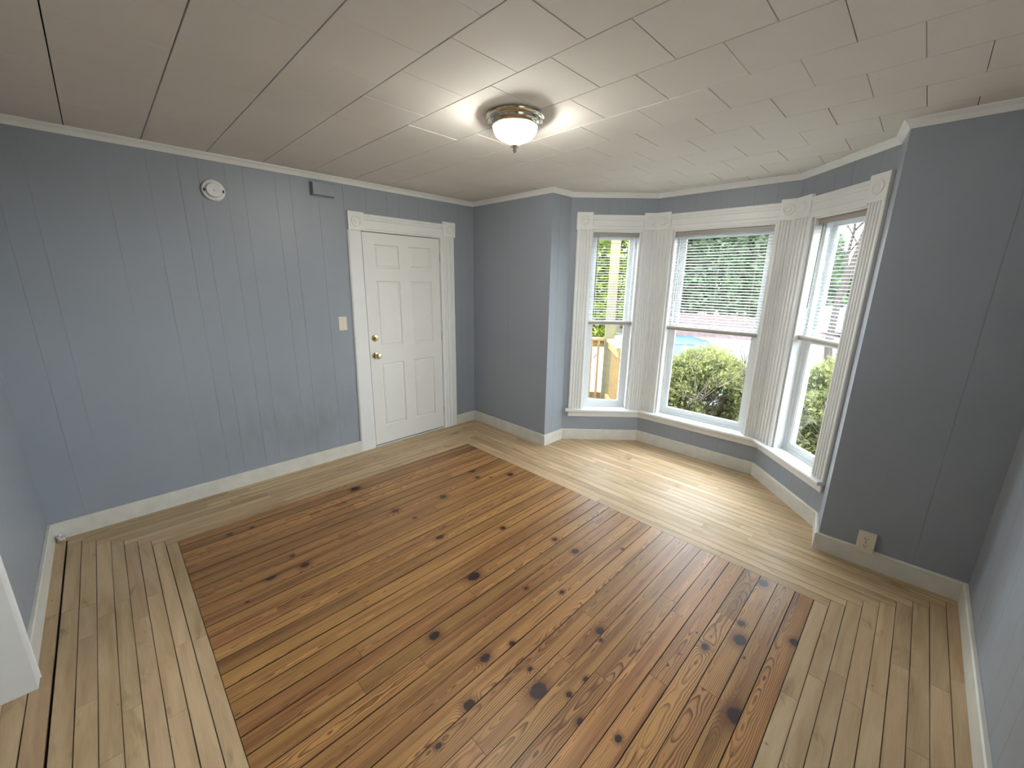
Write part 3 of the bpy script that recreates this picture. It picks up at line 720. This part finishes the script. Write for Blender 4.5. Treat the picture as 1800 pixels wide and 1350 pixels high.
tag(MB().box(LX-1.65, LX-.161, -3.0, -.7, H, H+.05).go('ceiling_hall', M_tile, org=(LX-.9, -1.8, H)), 'ceiling of the small room beyond the doorway', kind='structure')
hl = bpy.data.lights.new('hall_fill', 'AREA'); hl.energy = HALL_W; hl.size = 1.2; hl.color = (1, .96, .9)  # added fill light without a fixture, brightens the doorway side
ho = bpy.data.objects.new('hall_fill', hl); C.objects.link(ho); ho.location = (LX-.85, -1.8, H-.06)
tag(ho, 'added fill light in the small room beyond the left doorway', 'fill light')

# ------------------------------------------------------------------ ceiling light
lc = (-1.368, -1.985)
cl = empty('ceiling_light', (*lc, H), label='flush ceiling light with polished metal rim and ribbed glass bowl, lit', cat='ceiling light')
m = MB(); m.lathe((*lc, H), [(.0005, -.001), (.150, -.001), (.152, -.006), (.150, -.012), (.141, -.015), (.137, -.020), (.139, -.026), (.136, -.034), (.126, -.040), (.122, -.047), (.116, -.049), (.112, -.044), (.110, -.02), (.0005, -.018)], 'z', 64)
pan_ = recalc(shade_auto(m.go('rim', M_nickel, cl)))
m = MB(); prof = [(.112, -.046), (.1125, -.056), (.110, -.068), (.104, -.080), (.094, -.092), (.080, -.102), (.062, -.110), (.044, -.117), (.032, -.123), (.026, -.129), (.022, -.134)]
m.lathe((*lc, H), prof, 'z', 120, rib=-.022); recalc(m.go('glass_bowl', M_bowl, cl))
m = MB(); m.lathe((*lc, H), [(.0005, -.131), (.024, -.131), (.025, -.136), (.019, -.141), (.009, -.144), (.007, -.149), (.010, -.154), (.009, -.160), (.004, -.166), (.0005, -.168)], 'z', 24); recalc(shade_auto(m.go('finial', M_nickel, cl)))
for sx_, sy_ in ((.055, -.03), (-.05, .035)):
    m = MB(); c0 = (lc[0]+sx_, lc[1]+sy_, H-.060)
    m.lathe(c0, [(.0005, -.022), (.012, -.020), (.020, -.011), (.022, 0), (.020, .010), (.013, .018), (.011, .024), (.0005, .025)], 'z', 20)
    b = recalc(m.go('light_bulb', M_bulb, cl))

# ------------------------------------------------------------------ wall fittings
so = empty('smoke_detector', (-2.334, 0, 2.215), label='round white smoke detector high on the left wall', cat='smoke detector')
c0 = (X(-2.334), 0, 2.215)
m = MB(FD); m.lathe(c0, [(.069, .0), (.069, .012), (.066, .019), (.060, .022), (.050, .022), (.0005, .022)], 'y', 48); recalc(shade_auto(m.go('base_ring', M_plastic, so)))
m = MB(FD); m.lathe(c0, [(.047, .022), (.047, .034), (.043, .040), (.03, .042), (.028, .0415), (.0005, .0415)], 'y', 40); recalc(shade_auto(m.go('cover', M_plastic, so)))
m = MB(FD); m.lathe((c0[0], .0415, c0[2]), [(.007, 0), (.006, .003), (.0005, .003)], 'y', 16); m.go('test_button', M_ivory, so)
for sx_ in (-1, 1):
    m = MB(FD); m.box(c0[0]+sx_*.055-.005, c0[0]+sx_*.055+.005, .0222, .0235, c0[2]-.011, c0[2]+.007); m.go('vent_slot', M_slot, so)
for k in range(3):
    m = MB(FD); m.box(c0[0]-.012+k*.003, c0[0]+.012-k*.003, .0416, .0425, c0[2]+.018-k*.02-.001, c0[2]+.018-k*.02+.001); m.go('ridge', M_slot if False else M_plastic, so)

ch = empty('door_chime', (-1.6, 0, 2.27), label='small wall-coloured rectangular chime box near the crown moulding', cat='chime box')
m = MB(FD); m.bbox(X(-1.684), X(-1.502), 0, .012, 2.278, 2.384, .001); m.go('back_plate', M_wall, ch)
m = MB(FD); m.bbox(X(-1.680), X(-1.506), .014, .052, 2.284, 2.378, .004); m.go('cover', M_wall, ch)
m = MB(FD); m.box(X(-1.676), X(-1.51), .0118, .0145, 2.288, 2.374); m.go('seam', M_dark, ch)

sw = empty('wall_plate', (-1.515, 0, 1.25), label='ivory blank plate with two screws, left of the door', cat='wall plate')
m = MB(FD); m.bbox(X(-1.551), X(-1.479), 0, .006, 1.190, 1.310, .002); m.go('plate', M_ivory, sw)
for z in (1.292, 1.208):
    m = MB(FD); m.lathe((X(-1.515), .006, z), [(.0042, 0), (.0036, .0012), (.0005, .0012)], 'y', 12); m.go('screw', M_steel, sw)

FH = frame(Hh, I_); L7 = lambda y: (-3.4224-y)
ou = empty('wall_outlet', (-.002, -3.645, .1), label='ivory duplex outlet overlapping the baseboard right of the bay', cat='outlet')
os_ = L7(-3.645)
m = MB(FH); m.bbox(os_-.041, os_+.041, .0, .026, .097, .222, .002); m.go('cover_plate', M_ivory, ou)
for z in (.182, .138):
    m = MB(FH); m.lathe((os_, .026, z), [(.0170, 0), (.0165, .002), (.0005, .002)], 'y', 20); r_ = m.go('receptacle', M_ivory, ou)
    m = MB(FH); m.box(os_-.0075, os_-.0050, .0281, .0288, z-.001, z+.009); m.box(os_+.0050, os_+.0075, .0281, .0288, z, z+.008); m.lathe((os_, .0281, z-.008), [(.0028, 0), (.0028, .0006), (.0003, .0006)], 'y', 8); m.go('slots', M_slot, r_)
m = MB(FH); m.lathe((os_, .026, .160), [(.003, 0), (.0025, .001), (.0003, .001)], 'y', 10); m.go('screw', M_slot, ou)

# scrap in the floor corner and a paint chip in the bay
bm = bmesh.new(); bmesh.ops.create_icosphere(bm, subdivisions=3, radius=.017)
rr = random.Random(5)
for v in bm.verts: v.co *= 1+.34*rr.uniform(-1, 1)
for v in bm.verts: v.co.z *= 1.15
zmin = min(v.co.z for v in bm.verts)
me = bpy.data.meshes.new('foil_scrap'); bm.to_mesh(me); bm.free(); me.materials.append(M_foil)
o = bpy.data.objects.new('foil_scrap', me); C.objects.link(o); o.location = (-3.434, -.046, -zmin+.0003)
tag(o, 'crumpled silvery scrap in the far left floor corner', 'scrap')
bm = bmesh.new(); bmesh.ops.create_icosphere(bm, subdivisions=2, radius=.008)
for v in bm.verts: v.co *= 1+.3*rr.uniform(-1, 1); v.co.z *= .35
zmin = min(v.co.z for v in bm.verts)
me = bpy.data.meshes.new('paint_chip'); bm.to_mesh(me); bm.free(); me.materials.append(M_base)
o = bpy.data.objects.new('paint_chip', me); C.objects.link(o); o.location = (.79, -2.72, -zmin+.0003)
tag(o, 'tiny pale paint chip on the bay floor by the right corner', 'debris')

# ------------------------------------------------------------------ outside: ground, porch, shrubs, trees, cars
GZ = -1.0
def ray(head, dist): a = math.radians(head); return CAM.x+math.cos(a)*dist, CAM.y+math.sin(a)*dist
tag(MB().box(-30, 90, -60, 60, GZ-.3, GZ-.02).go('ground', M_grass), 'thin lawn outside the house', kind='structure')
def quadslab(name, pts, z0, z1, mat, **k):
    n = len(pts); v = [(x, y, z0) for x, y in pts]+[(x, y, z1) for x, y in pts]
    return tag(recalc(link(name, v, [tuple(range(n)), tuple(range(n, 2*n))]+[(i, (i+1) % n, (i+1) % n+n, i+n) for i in range(n)], mat)), **k)
quadslab('driveway', [ray(44, 5.5), ray(44, 23.5), ray(-4, 34), ray(-4, 7)], GZ-.019, GZ, M_concrete, label='pale driveway outside the bay windows', kind='structure')
# leaf covered bank rising beyond the driveway
def bank():
    n = 26; m = 7; vs = []; fs = []; r_ = random.Random(9)
    for i in range(n+1):
        hd = 46-52*i/n
        for j in range(m+1):
            d = (23+j*.55)+(0 if hd > 10 else (10-hd)*.9); x, y_ = ray(hd, d)
            vs.append((x, y_, GZ+.001+(.13*j+(r_.uniform(-.06, .06) if j else 0))))
    for i in range(n):
        for j in range(m): a = i*(m+1)+j; fs.append((a, a+1, a+m+2, a+m+1))
    return tag(link('bank', vs, fs, M_litter, smooth=True), 'brown leaf covered bank beyond the driveway', kind='structure')
bank()

# porch
P0 = Vector((1.93, -.61)); d1 = Vector((-.55, .83)).normalized(); d2 = Vector((-.76, -.65)).normalized()
po = empty('porch_post', (P0.x, P0.y, -.06), label='square treated wood post standing at the porch corner', cat='post')
def obox(mb, c, u, L, w, z0, z1):
    """bar from c along u"""
    v = Vector((-u.y, u.x)); q = [c-v*w/2, c+u*L-v*w/2, c+u*L+v*w/2, c+v*w/2]
    mb.add([(p.x, p.y, z0) for p in q]+[(p.x, p.y, z1) for p in q], [(3, 2, 1, 0), (4, 5, 6, 7), (0, 1, 5, 4), (1, 2, 6, 5), (2, 3, 7, 6), (3, 0, 4, 7)])
m = MB(); obox(m, P0-d1*.06, d1, .12, .12, -.06, 2.62); m.go('shaft', M_lumber2, po)
m = MB(); obox(m, P0-d1*.085, d1, .17, .17, 2.50, 2.60); m.go('capital', M_lumber, po)
def railing(c, u, L, n, label):
    r = empty('porch_railing', (c.x, c.y, -.06), label=label, cat='railing', group='porch railings')
    m = MB(); obox(m, c, u, L, .09, .855, .89); m.go('top_rail', M_lumber, r)
    m = MB(); obox(m, c, u, L, .04, .765, .853); m.go('sub_rail', M_lumber, r)
    m = MB(); obox(m, c, u, L, .04, .02, .105); m.go('bottom_rail', M_lumber, r)
    v = Vector((-u.y, u.x))
    for k in range(n):
        q = c+u*(.075+k*(L-.1)/max(1, n-1))+v*.036
        m = MB(); obox(m, q-u*.016, u, .032, .032, .03, .85); m.go('baluster', M_lumber, r)
    return r
railing(P0+d1*.063, d1, 1.55, 16, 'treated wood porch railing left of the post, seen face on')
railing(P0+d2*.085, d2, .80, 8, 'treated wood porch railing right of the post, running towards the house')
pdk = empty('porch_deck', (1.1, -.2, -.06), label='grey boards of the porch floor outside the left bay window', cat='deck')
poly = [(1.99, -.60), (.96, 1.05), (.2, 1.05), (.2, -.93), (.44, -1.0), (1.22, -1.24)]
for k in range(22):
    y0 = -1.25+k*.11; p = [(.2, y0+.002), (2.1, y0+.002), (2.1, y0+.106), (.2, y0+.106)]
    for a, b in zip(poly, poly[1:]+poly[:1]):
        nx, ny = (b[1]-a[1]), -(b[0]-a[0]); nx, ny = -nx, -ny
        c_ = nx*a[0]+ny*a[1]; p = clip(p, nx, ny, c_)
        if len(p) < 3: break
    if len(p) < 3: continue
    n = len(p)
    link('deck_board', [(x, y_, -.09) for x, y_ in p]+[(x, y_, -.0605) for x, y_ in p], [tuple(range(n-1, -1, -1)), tuple(range(n, 2*n))]+[(i, (i+1) % n, (i+1) % n+n, i+n) for i in range(n)], M_lumber2, pdk)
m = MB(); m.box(.25, .35, -.8, .95, -1.0, -.091); m.box(1.0, 1.1, -.9, .7, -1.0, -.091); m.go('deck_footing', M_lumber2, pdk)

# foliage
def leaves(name, pts, nrm, size, mat, parent, tone, aspect=.28):
    """three narrow blades per point, fanned round the outward direction"""
    n = len(pts); base = np.array(ORG[parent.name]) if parent is not None else 0
    nb = 3; d = nrm+rng.normal(0, .55, (n, 3)); d /= np.linalg.norm(d, axis=1)[:, None]
    s = np.cross(d, rng.normal(0, 1, (n, 3))); s /= np.linalg.norm(s, axis=1)[:, None]+1e-9
    V = []; 
    for k in range(nb):
        a = (k-1)*.65; dd = d*math.cos(a)+s*math.sin(a); w = np.cross(dd, s); w = s*math.cos(a)-d*math.sin(a)
        L = (size*rng.uniform(.6, 1.2, n)*(1 if k == 1 else .75))[:, None]
        V.append(np.stack([pts, pts+dd*L*.5+w*L*aspect*.5, pts+dd*L, pts+dd*L*.5-w*L*aspect*.5], 1))
    V = np.concatenate(V, 0).reshape(-1, 3)-base; nq = n*nb
    me = bpy.data.meshes.new(name); me.vertices.add(len(V)); me.vertices.foreach_set('co', V.astype(np.float32).ravel())
    me.loops.add(nq*4); me.loops.foreach_set('vertex_index', np.arange(nq*4, dtype=np.int32))
    me.polygons.add(nq); me.polygons.foreach_set('loop_start', np.arange(0, nq*4, 4, dtype=np.int32)); me.polygons.foreach_set('loop_total', np.full(nq, 4, dtype=np.int32))
    me.update(); a = me.attributes.new('tone', 'FLOAT', 'POINT'); tt = np.tile(np.repeat(tone, 4), nb)
    a.data.foreach_set('value', tt.astype(np.float32)); me.materials.append(mat)
    o = bpy.data.objects.new(name, me); C.objects.link(o); o.parent = parent; o['kind'] = 'stuff'; ORG[o.name] = ORG[parent.name]
    return o
def clumps(c, R, n, per, spread, lo=-.35):
    """points gathered in clumps over an ellipsoid's outside"""
    u = rng.normal(0, 1, (n*3, 3)); u /= np.linalg.norm(u, axis=1)[:, None]; u = u[u[:, 2] > lo][:n]
    rad = rng.uniform(.80, 1.06, (len(u), 1)); cc = np.array(c)+u*np.array(R)*rad
    tn = rng.uniform(0, 1, len(u))
    p = np.repeat(cc, per, 0)+rng.normal(0, 1, (len(u)*per, 3))*spread
    nn = np.repeat(u, per, 0)
    rel = np.einsum('ij,ij->i', (p-np.repeat(cc, per, 0)), nn)/spread
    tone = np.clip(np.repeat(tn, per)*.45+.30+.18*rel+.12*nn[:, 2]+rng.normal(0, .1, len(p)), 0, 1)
    return p, nn, tone
def branchy(name, base, tips, parent, mat, r0=.02, depth=2, seed=1, sub=5, L=.3):
    m = MB(); r_ = random.Random(seed)
    def grow(p, d, L_, r, k):
        q = p
        for s_ in range(3):
            d2_ = (d+Vector((r_.uniform(-.3, .3), r_.uniform(-.3, .3), r_.uniform(-.15, .3)))).normalized(); q2 = q+d2_*(L_/3)
            m.tube(q, q2, r*(1-.22*s_), r*(1-.22*(s_+1)), 5); q = q2; d = d2_
            if k > 0:
                for _ in range(sub if s_ == 2 else max(1, sub//2)):
                    e = (d+Vector((r_.uniform(-1, 1), r_.uniform(-1, 1), r_.uniform(-.5, .9)))*.9).normalized()
                    grow(q, e, L_*r_.uniform(.45, .75), r*.5, k-1)
    for t_ in tips:
        d = Vector(t_)-Vector(base); grow(Vector(base), d.normalized(), d.length, r0, depth)
    o = m.go(name, mat, parent); return o
def shrub(c, R, n, per, spread, size, label, mat=M_cedar, seed=1, gap=None):
    s = empty('cedar_shrub', (c[0], c[1], GZ), label=label, cat='shrub')
    p, nn, t = clumps(c, R, n, per, spread)
    if gap is not None:      # a thin, half bare hollow
        g = np.array(gap[:3]); k = np.linalg.norm((p-g), axis=1) > gap[3]*rng.uniform(.75, 1.15, len(p))
        p, nn, t = p[k], nn[k], t[k]
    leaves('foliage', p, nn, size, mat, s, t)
    tips = [(c[0]+R[0]*math.cos(a)*.72, c[1]+R[1]*math.sin(a)*.72, c[2]+R[2]*h*.6) for a, h in ((3.6, .2), (2.6, .5), (4.4, .4), (.5, .5), (5.5, .1), (3.2, -.2), (1.5, .3))]
    branchy('branches', (c[0], c[1], c[2]-R[2]*.7), tips, s, M_bark, .018, 2, seed, 3)
    m = MB(); m.tube((c[0], c[1], GZ), (c[0], c[1], c[2]-R[2]*.6), .06, .04, 8); m.go('stem', M_barkdark, s)
    return s
sx1, sy1 = ray(18.8, 6.1)
shrub((sx1, sy1, -.12), (.90, .60, .84), 620, 75, .046, .05, 'large green cedar shrub with bare inner twigs outside the middle window', seed=2, gap=(sx1-.62, sy1-.42, .16, .27))
sx2, sy2 = ray(4.2, 5.5)
shrub((sx2, sy2, -.1), (.88, .50, .94), 520, 70, .046, .05, 'taller cedar shrub outside the right window, thin greyish foliage', seed=4)

def evergreen(head, dist, h, rad, mat, label, size=.22, n=900, per=14, z0=None):
    x, y_ = ray(head, dist); zb = GZ+.3 if z0 is None else z0
    s = empty('evergreen_tree', (x, y_, zb), label=label, cat='tree', group='evergreen trees beyond the driveway')
    t = rng.uniform(0, 1, n)**.8; a = rng.uniform(0, 2*math.pi, n); rr_ = rad*(np.clip((1-t), 0, 1)**.3)*rng.uniform(.7, 1.05, n)
    cc = np.stack([x+rr_*np.cos(a), y_+rr_*np.sin(a), zb+.2+t*h], 1)
    p = np.repeat(cc, per, 0)+np.clip(rng.normal(0, size*.8, (n*per, 3)), -size*1.3, size*1.3); nn = np.stack([np.cos(a), np.sin(a), np.full(n, .35)], 1); nn = np.repeat(nn, per, 0)
    tone = np.clip(np.repeat(rng.uniform(0, 1, n), per)*.5+.25+rng.normal(0, .15, n*per), 0, 1)
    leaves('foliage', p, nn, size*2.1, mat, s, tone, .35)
    m = MB(); m.tube((x, y_, zb-.6), (x, y_, zb+h*.8), .25, .06, 10); m.go('trunk', M_bark, s)
evergreen(33.4, 20, 9.0, .55, M_arbor, 'yellow green arborvitae seen left of the porch post', .16, 1100, 14, z0=GZ)
evergreen(28.0, 22.5, 9.6, .55, M_arbor, 'yellow green arborvitae seen right of the porch post', .16, 1100, 14, z0=GZ)
evergreen(30.9, 27, 10.5, 1.5, M_arbor, 'yellow green arborvitae in the gap behind the porch post', .16, 900, 14, z0=GZ)
for k, (hd, ds, hh) in enumerate([(26.0, 34, 13), (19.2, 34.5, 14), (12.4, 34, 13.5), (22.8, 41, 15), (15.8, 41.5, 15)]):
    evergreen(hd, ds, hh, 1.5, M_conifer, ['grey green conifer at the left edge of the middle window view', 'grey green conifer in the centre of the middle window view', 'grey green conifer at the right edge of the middle window view', 'conifer further back, left of centre in the middle window', 'conifer further back, right of centre in the middle window'][k], .22, 1500, 14)
evergreen(9.2, 50, 7.0, 2.2, M_conifer, 'distant low conifer left in the right window', .3, 600, 12, z0=GZ)
evergreen(3.6, 54, 8.5, 2.4, M_conifer, 'distant conifer right in the right window', .3, 600, 12, z0=GZ)

bx_, by_ = ray(6.3, 14.5)
bt = empty('bare_tree', (bx_, by_, GZ), label='leafless tree with thin dark branches behind the right window', cat='tree')
m = MB(); r_ = random.Random(21)
def grow(p, d, L_, r, k):
    q = p
    for s_ in range(4):
        d = (d+Vector((r_.uniform(-.22, .22), r_.uniform(-.22, .22), r_.uniform(-.1, .16)))).normalized(); q2 = q+d*(L_/4)
        m.tube(q, q2, r*(1-.14*s_), r*(1-.14*(s_+1)), 5 if r > .03 else 3); q = q2
        if k > 0 and s_ > 0:
            for _ in range(2 if k > 2 else 1):
                e = (d+Vector((r_.uniform(-1, 1), r_.uniform(-1, 1), r_.uniform(-.35, .6)))*.95).normalized()
                grow(q, e, L_*r_.uniform(.45, .72), r*.52, k-1)
grow(Vector((bx_, by_, GZ)), Vector((0, .02, 1)), 4.6, .11, 5)
m.go('branches', M_barkdark, bt)

def car(x, y_, ang, paint, label, L=4.4, Wd=1.75, hgt=1.45, group='parked cars', glass=None):
    glass = glass or M_carglass
    c, s_ = math.cos(ang), math.sin(ang); Fc = lambda p: (x+c*p[0]-s_*p[1], y_+s_*p[0]+c*p[1], GZ+p[2])
    r = empty('parked_car', (x, y_, GZ), label=label, cat='car', group=group)
    k = L/4.4; hg = hgt/1.45; w = Wd/2
    side = [(-2.2, .35), (-2.18, .75), (-2.05, .95), (-1.3, .98), (1.0, .95), (1.9, .82), (2.17, .62), (2.2, .35), (1.75, .28), (-1.75, .28)]
    def loft(sec):     # sections (across, list of outline points)
        mb = MB(Fc); n = len(sec[0][1])
        for wd, pts in sec: mb.v += [Fc((a*k, wd, b*hg)) for a, b in pts]
        for q in range(len(sec)-1):
            for i in range(n): j_ = (i+1) % n; mb.f.append((q*n+i, q*n+j_, (q+1)*n+j_, (q+1)*n+i))
        mb.f.append(tuple(range(n-1, -1, -1))); mb.f.append(tuple(range((len(sec)-1)*n, len(sec)*n))); return mb
    sh = lambda pts, e: [(a*(1-e*.03), b-(e*.03 if b > .6 else -e*.02)) for a, b in pts]
    recalc(shade_auto(loft([(-w, sh(side, 2)), (-w*.93, side), (0, [(a*1.02, b+.02 if b > .6 else b) for a, b in side]), (w*.93, side), (w, sh(side, 2))]).go('body', paint, r)))
    cab = [(-2.0, .94), (-1.45, 1.36), (-1.0, 1.44), (0, 1.45), (.35, 1.38), (1.15, .93)]
    recalc(shade_auto(loft([(-w*.90, [(a*.98, .94+(b-.94)*.1) for a, b in cab]), (-w*.76, [(a*.97, b-.03) for a, b in cab]), (0, cab), (w*.76, [(a*.97, b-.03) for a, b in cab]), (w*.90, [(a*.98, .94+(b-.94)*.1) for a, b in cab])]).go('windows', glass, r)))
    roof = [(-1.44, 1.375), (-1.0, 1.455), (0, 1.465), (.34, 1.395), (.30, 1.37), (0, 1.43), (-1.0, 1.42), (-1.4, 1.34)]
    recalc(shade_auto(loft([(-w*.77, [(a*.97, b-.03) for a, b in roof]), (-w*.5, roof), (w*.5, roof), (w*.77, [(a*.97, b-.03) for a, b in roof])]).go('roof', paint if glass is M_carglass else glass, r)))
    for a in (-1.35, 1.4):
        for b in (-1, 1):
            mb = MB(Fc); mb.lathe((a*k, b*(w-.1), .32), [(.0005, -.11), (.30, -.11), (.32, -.08), (.32, .08), (.30, .11), (.0005, .11)], 'y', 24); wh = recalc(mb.go('wheel', M_rubber, r))
            mb = MB(Fc); mb.lathe((a*k, b*(w-.1)+b*.112, .32), [(.19, 0), (.17, b*.01), (.0005, b*.012)], 'y', 16); mb.go('rim', M_rim, wh)
    for b in (-1, 1):
        mb = MB(Fc); mb.bbox(-2.215*k, -2.10*k, b*w*.80-.13, b*w*.80+.13, .66*hg, .86*hg, .01); mb.go('tail_light', M_red, r)
        mb = MB(Fc); mb.bbox(2.06*k, 2.17*k, b*w*.74-.16, b*w*.74+.16, .60*hg, .72*hg, .01); mb.go('headlight', M_rim, r)
    return r
x_, y_ = ray(20.8, 9.4)
car(x_, y_, math.radians(20.8-90+6), M_carblue, 'silver white car with pale blue glass parked behind the porch rail', L=4.2, hgt=1.5, glass=M_blueglass)
x_, y_ = ray(6.9, 27.5); car(x_, y_, math.radians(-70), M_carwhite, 'white car parked far off, left of the two in the right window', hgt=1.6)
x_, y_ = ray(3.6, 31); car(x_, y_, math.radians(-60), M_cardark, 'deep blue car parked far off in the right window', hgt=1.6)
for k_, (nm, hd) in enumerate((('x', 0),)): pass
